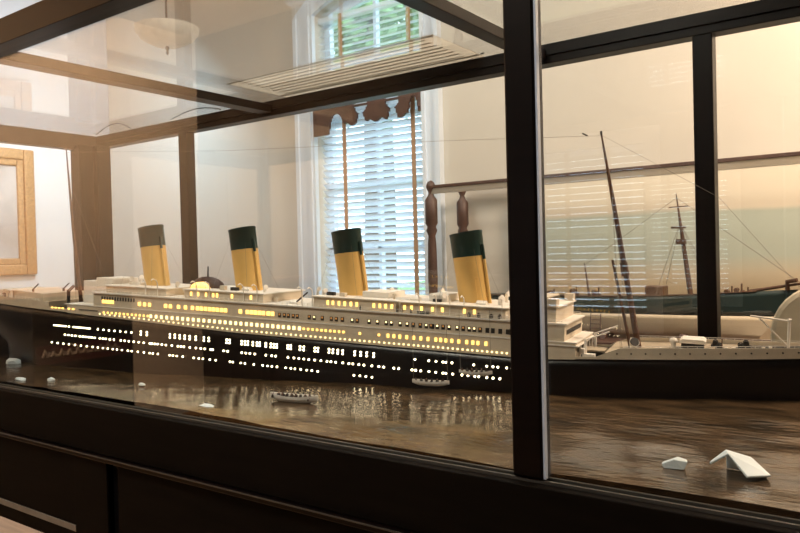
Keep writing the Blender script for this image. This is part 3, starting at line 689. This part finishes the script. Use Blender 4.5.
def person(k):
    mb=MB(); s=.0130 if k%2 else .0122
    mb.lathe([(.0028,0),(.0034,.003),(.0030,s*.45),(.0036,s*.60),(.0014,s*.72),(.0013,s*.75),(.0018,s*.80),(.0020,s*.88),(.0015,s*.97),(.0004,s)],9,sx=.9)
    for sg in (-1,1): mb.tube([(0,sg*.003,s*.62),(.0014,sg*.0042,s*.42),(.0036,sg*.0022,s*.30)],[.0011,.0010,.0007],6)
    mb.tube([(.0,.0012,.002),(.005,.0015,.0025),(.0055,.0015,-.002)],.0011,5).tube([(.0,-.0012,.002),(.005,-.0015,.0025),(.0055,-.0015,-.002)],.0011,5)
    return mb
M['coat2']=mat('brown_cloth',(.06,.03,.02),.8,var=.3); M['skin']=mat('skin',(.45,.27,.18),.6)
M['coat3']=mat('grey_cloth',(.09,.085,.08),.8,var=.3)
protos=[]
def lifeboat(loc,yawb,L,label,plabel,grp,n,rows2):
    t=empty('lifeboat',loc,(0,0,yawb)); tag(t,label,'lifeboat')
    Bm,D=L*.27,L*.125
    lk('hull',boatmesh(L,Bm,D),M['boat'],t)
    lk('thwart',MB().box(-L*.3,-L*.27,-Bm*.38,Bm*.38,D*.6,D*.68).box(-.008,.0,-Bm*.40,Bm*.40,D*.6,D*.68).box(L*.27,L*.3,-Bm*.36,Bm*.36,D*.6,D*.68),M['deck'],t)
    R_=Matrix.Rotation(yawb,3,'Z')
    for i in range(n):
        for rr in range(rows2):
            x=(-.40+.80*(i+.5*rr)/(n-.5))*L; y=(rr-.5*(rows2-1))*Bm*.36
            k=(i*2+rr)%3
            if len(protos)<3:
                p=lk('person',person(k),(M['coat'],M['coat2'],M['coat3'])[k])
                protos.append(p)
                hd=lk('face',MB().lathe([(.0006,.0098),(.0015,.0105),(.0014,.0114),(.0004,.0120)],8,sx=.8,c=(.0013,0,-.0002)),M['skin'],p)
            else:
                p=copyt(protos[k])
            q=Vector(loc)+R_@Vector((x,y,D*.62)); p.location=q; p.rotation_euler=(0,0,yawb+(PI if (i+rr)%3==0 else PI/2 if i%2 else -PI/2))
            tag(p,plabel,'person',grp)
    return t,Bm,D
lifeboat((-1.305,1.325,1.1345),.16,.145,'white lifeboat crowded with people floating on the water below the ship','tiny dark-clothed person seated in the crowded lifeboat floating on the water','people in the floating lifeboat',9,2)
def lowered(loc,L,label,pl,grp,rlabel):
    t,Bm,D=lifeboat(loc,.21,L,label,pl,grp,6,1)
    for sg in (-1,1):
        lk('fall_rope',MB().tube([(sg*L*.46,0,D*1.15),(sg*L*.46,0,.17)],.0005,4),M['rope'],t)
lowered((-1.072,1.600,1.153),.105,'white lifeboat being lowered on ropes, the lower one nearer the water','tiny dark-clothed person seated in the lower of the two hanging lifeboats','people in the lower hanging lifeboat','')
lowered((-.955,1.636,1.184),.09,'white lifeboat hanging on ropes higher up the hull, nearest the front post','tiny dark-clothed person seated in the higher of the two hanging lifeboats','people in the higher hanging lifeboat','')
# ---------------------------------------------------------------- ice
def ice(name,loc,rot,verts,faces,label,sub=False):
    o=lk(name,MB().add([Vector(p) for p in verts],faces),M['ice']); o.location=loc; o.rotation_euler=(0,0,rot); tag(o,label,'iceberg'); 
    b=o.modifiers.new('b','BEVEL'); b.width=.0015; b.segments=2; return o
bg_=ice('iceberg',(-.25,1.262,1.138),.0,
 [(-.024,.012,.031),(-.016,-.008,.030),(.016,-.030,.003),(.046,-.008,.004),(.012,.020,.022),(-.046,-.008,.010),(-.045,.000,.012),(.034,.022,-.002),(-.026,.026,-.002)],
 [(0,1,2,3,4),(0,6,5,1),(0,4,7,8),(4,3,7)],'large angular white iceberg at the right with a folded tent-like top')
so=bg_.modifiers.new('t','SOLIDIFY'); so.thickness=.004
bg_.modifiers.move(1,0)
ice('iceberg',(-.347,1.245,1.138),.2,
 [(-.022,-.006,.003),(-.020,.006,.004),(-.002,-.006,.012),(.004,.008,.014),(.020,-.004,.009),(.018,.008,.010),(-.018,-.008,-.004),(.014,-.008,-.004),(.014,.012,-.004),(-.018,.010,-.004)],
 [(0,2,3,1),(2,4,5,3),(0,6,7,2),(2,7,4),(4,7,8,5),(3,5,8),(1,3,8,9),(0,1,9,6),(6,9,8,7)],'small flat white iceberg left of the large one')
def lump(loc,sx,sy,sz,label,seed):
    r=random.Random(seed); bm=bmesh.new(); bmesh.ops.create_icosphere(bm,subdivisions=2,radius=1)
    for v in bm.verts:
        k=1+r.uniform(-.22,.15); v.co=Vector((v.co.x*sx*k,v.co.y*sy*k,max(-.3,v.co.z)*sz*k))
    me=bpy.data.meshes.new('ice_floe'); bm.to_mesh(me); bm.free(); me.materials.append(M['ice'])
    o=bpy.data.objects.new('ice_floe',me); C.objects.link(o); o.location=loc; tag(o,label,'ice floe')
lump((-1.447,1.165,1.139),.026,.012,.007,'small grey white ice floe near the front glass left of the floating lifeboat',1)
lump((-2.33,1.15,1.139),.030,.012,.006,'flat white ice floe at the far left edge of the sea',2)
lump((-2.22,1.19,1.139),.014,.010,.009,'small rounded white ice floe second from the left end of the sea',3)
lump((-2.74,1.33,1.139),.036,.022,.020,'pointed pale ice lump beside the stern at the far left',4)
lump((-1.88,1.28,1.139),.012,.008,.006,'tiny ice floe floating under the brown-lit part of the hull',5)
# ---------------------------------------------------------------- second display on the back wall
dc=empty('wall_display_case',(-.9,3.59,0)); tag(dc,'low wooden display with turned corner posts and painted sky backdrop behind the liner case','display case')
def dp(name,mb,m,bevel=.003): o=lk(name,mb,m,dc,bevel); o.location=(.9,-3.59,0); return o
DX0,DX1=-2.24,.75
dp('cabinet',B(DX0+.02,DX1,3.42,3.78,0,1.03),M['brown'])
dp('shelf_board',B(DX0,DX1,3.36,3.79,1.03,1.065),M['brown'])
dp('backdrop_board',B(-1.86,DX1,3.75,3.77,1.065,1.875),M['backdrop'],0)
dp('top_rail',B(DX0,DX1,3.385,3.41,1.868,1.886),M['brown'])
dp('top_rail',B(DX0,DX1,3.745,3.79,1.875,1.895),M['brown'])
dp('glass_edge_strip',B(DX0,DX1,3.39,3.405,1.838,1.868),M['grille'],0)
def dpost(x,y):
    z0=1.065
    return MB().lathe([(.034,0),(.034,.06),(.022,.08),(.022,.14),(.030,.30),(.026,.52),(.022,.56),(.034,.60),(.026,.62),(.034,.64),(.034,.80),(.020,.82),(.014,.84),(.026,.865),(.028,.88),(.018,.90),(.0,.905)],16,c=(x,y,z0-.055))
for x,y in ((-2.245,3.40),(-2.235,3.72),(DX1,3.40),(DX1,3.72)): dp('corner_post',MB().lathe([(r,z) for r,z in [(.034,0),(.034,.06),(.022,.08),(.022,.14),(.028,.30),(.024,.50),(.020,.54),(.032,.57),(.024,.59),(.035,.61),(.035,.74),(.020,.76),(.013,.78),(.025,.805),(.027,.82),(.018,.84),(.0,.85)]],16,c=(x,y,1.065)),M['brown'],0)
# steamship model inside
st=empty('steamship_model',(-1.2,3.56,1.065)); tag(st,'dark teal and cream steamship model with raked masts in the display on the back wall','model ship')
def sp(name,mb,m,bevel=0): o=lk(name,mb,m,st,bevel); o.location=(1.2,-3.56,-1.065); return o
def hb2(x,t):
    x0,x1=-2.12,-.62+.16*t; c=.075
    if x>-1.15: c*=max(0,1-((x+1.15)/(x1+1.15))**2) if x<x1 else 0
    if x<-1.85: c*=math.sqrt(max(0,1-((-1.85-x)/.29)**2))
    return c*(.25+.75*min(1,(t*1.5)**.6))
def hull2(t0,t1,zb,zt,n=40,m=5):
    v=[];f=[]
    for i in range(n+1):
        for side in (-1,1):
            for j in range(m+1):
                t=(t0+(t1-t0)*j/m); x=-2.13+(1.51+.16*t)*i/n; z=zb+(zt(x)-zb)*(t-t0)/(t1-t0)
                v.append((x,3.56+side*max(.001,hb2(x,t)),z))
    q=m+1
    for i in range(n):
        for s in (0,1):
            for j in range(m): a=i*2*q+s*q+j; f.append((a,a+1,a+2*q+1,a+2*q))
        a=i*2*q; f.append((a+m,a+q+m,a+2*q+q+m,a+2*q+m)); f.append((a,a+q,a+3*q,a+2*q))
    return MB().add(v,f,0,True)
sp('lower_hull',hull2(.0,.5,1.088,lambda x:1.190),M['sand'])
sp('upper_hull',hull2(.5,1,1.190,lambda x:1.272+.05*max(0,(x+1.3))**1.5+.01*max(0,-1.6-x)),M['teal'])
sp('deck_rail',MB().tube([(x,3.56-hb2(x,1)-.002,1.275+.05*max(0,(x+1.3))**1.5) for x in xs_list(-2.0,-.62,24)],.003,6),M['mast'])
sp('bowsprit',MB().tube([(-.66,3.56,1.30),(-.40,3.54,1.345)],[.008,.005],8),M['mast'])
sp('anchor_davit',MB().tube([(-.50,3.55,1.31),(-.50,3.54,1.345),(-.46,3.53,1.352)],.010,8),M['mast'])
sp('deckhouse',MB().box(-1.11,-1.02,3.52,3.60,1.27,1.325),M['mast'],.006)
for x,y,h in ((-.735,3.54,.05),(-.70,3.57,.06),(-.67,3.55,.045),(-1.36,3.55,.04),(-1.48,3.56,.045),(-1.6,3.55,.03)):
    sp('deck_winch',MB().box(x-.018,x+.018,y-.015,y+.015,1.27,1.27+h*.4).tube([(x-.01,y-.02,1.27+h*.6),(x-.01,y+.02,1.27+h*.6)],.010,8).tube([(x+.01,y,1.27),(x+.012,y,1.275+h)],.004,6),M['mast'])
for (x,xt,zt) in ((-.905,-.965,1.76),(-1.40,-1.425,1.44)):
    k=zt-1.27
    sp('mast',MB().tube([(x,3.56,1.26),(x+(xt-x)*.55,3.56,1.27+k*.55),(xt,3.56,zt)],[.013,.010,.002] if k>.3 else [.008,.005,.002],8),M['brass'] if 0 else M['mast'])
sp('yard',MB().tube([(-.99,3.53,1.695),(-.92,3.59,1.70)],.003,6).tube([(-.985,3.54,1.60),(-.93,3.58,1.60)],.006,6),M['mast'])
sp('crosstrees',MB().box(-.965,-.925,3.54,3.58,1.52,1.545),M['mast'],.004)
rgm=MB()
for s in (-1,1): rgm.tube([(-.95,3.56,1.62),(-.80,3.56+s*.06,1.30)],.0012,4).tube([(-.95,3.56,1.62),(-1.05,3.56+s*.07,1.28)],.0012,4)
rgm.tube([(-.963,3.56,1.74),(-.45,3.545,1.34)],.001,4).tube([(-.963,3.56,1.74),(-1.42,3.56,1.43)],.001,4)
sp('rigging',rgm,M['rope'])
for x in (-1.9,-1.33,-.95): sp('cradle',MB().prism([(3.49,1.065),(3.63,1.065),(3.60,1.10),(3.52,1.10)],x,x+.03,'x'),M['brown'])
ld=MB()
for s in (0,.05): ld.tube([(-1.36+s,3.45,1.066),(-1.36+s,3.47,1.19)],.003,5)
for k in range(6): ld.tube([(-1.36,3.451+.003*k,1.08+.02*k),(-1.31,3.451+.003*k,1.08+.02*k)],.002,5)
tag(lk('ladder',ld,M['brown']),'small wooden model ladder leaning before the cream hull bottom of the wall ship','ladder')
# high-backed cream chair between the two displays
ch=empty('high_backed_chair',(-.11,2.78,0)); tag(ch,'cream rounded high-backed chair behind the bow of the liner at the right edge','chair')
out=[(-.33,.45)]+[(-.33,1.20)]+[(-.33+.16*(1-math.cos(t)),1.20+.17*math.sin(t)) for t in [PI/2*k/8 for k in range(1,9)]]+[(.17+.16*math.sin(t),1.20+.17*math.cos(t)) for t in [PI/2*k/8 for k in range(0,9)]]+[(.33,.45)]
lk('backrest',MB().prism(out,-.06,.06),M['cream'],ch,.018)
lk('seat',B(-.32,.32,.04,.50,.36,.48),M['cream'],ch,.03)
for x in (-.30,.25):
    for y in (-.05,.43): lk('leg',B(x,x+.05,y,y+.05,0,.40),M['brown'],ch,.004)
# cabinet and sign on the viewer's side, seen as a reflection in the front glass
cb=empty('reading_cabinet',(-5.5,-.72,0)); tag(cb,'dark cabinet with peach top by the left wall on the viewer side','cabinet')
lk('cabinet_body',B(-.42,.5,-.42,.36,0,1.27),M['black'],cb,.006)
lk('cabinet_top',B(-.45,.53,-.46,.9,1.27,1.31),M['peach'],cb,.006)
lk('leg',B(.40,.48,.80,.88,0,1.27),M['brown'],cb)
lk('sign_band',B(.5,.508,-.40,.34,.80,.93),M['maroon'],cb)
sg=MB(); r=random.Random(2); 
pts=[]; y=.30
while y>-.30:
    a=[(.5095,y,.85),(.5095,y-.02,.88+r.uniform(0,.02)),(.5095,y-.04,.85),(.5095,y-.055,.865+r.uniform(-.01,.02))]; sg.tube(a,.009,5); y-=.06
lk('sign_script',sg,M['white'],cb)
# ---------------------------------------------------------------- lights
def area(name,loc,tgt,size,col,p,sy=None,spread=PI):
    l=bpy.data.lights.new(name,'AREA'); l.energy=p; l.color=col; l.size=size; l.spread=spread
    if sy: l.shape='RECTANGLE'; l.size_y=sy
    o=bpy.data.objects.new(name,l); C.objects.link(o); o.location=loc
    o.rotation_euler=(Vector(tgt)-Vector(loc)).to_track_quat('-Z','Y').to_euler(); return o
area('warm_ceiling_light',(.9,2.6,3.6),(.6,3.8,1.6),.6,(1,.73,.55),215)
area('ceiling_light',(-2.2,2.4,3.65),(-2.2,3.2,0),1.6,(1,.95,.87),46)
area('cool_left_light',(-4.6,2.9,3.0),(-5.9,3.2,1.6),.5,(.64,.82,1),34)
area('warm_left_light',(-4.3,-1.4,3.55),(-6,-1.8,1.5),.6,(1,.55,.26),120)
area('front_fill_light',(-1.6,-.2,3.65),(-1.6,1.8,1.2),1.0,(1,.90,.76),70)  # added fill without a fixture, brightens the near side of the ship
l=bpy.data.lights.new('case_lamp','POINT'); 
W=bpy.data.worlds.new('sky'); sc.world=W; W.use_nodes=True
nt=W.node_tree; bg=nt.nodes['Background']
bg.inputs[0].default_value=(.66,.82,1,1); bg.inputs[1].default_value=6.5
sc.view_settings.view_transform='Standard'; sc.view_settings.look='None'; sc.view_settings.gamma=1; sc.view_settings.exposure=0
sc.view_settings.use_curve_mapping=False
sc.cycles.max_bounces=14; sc.cycles.transparent_max_bounces=24; sc.cycles.glossy_bounces=6
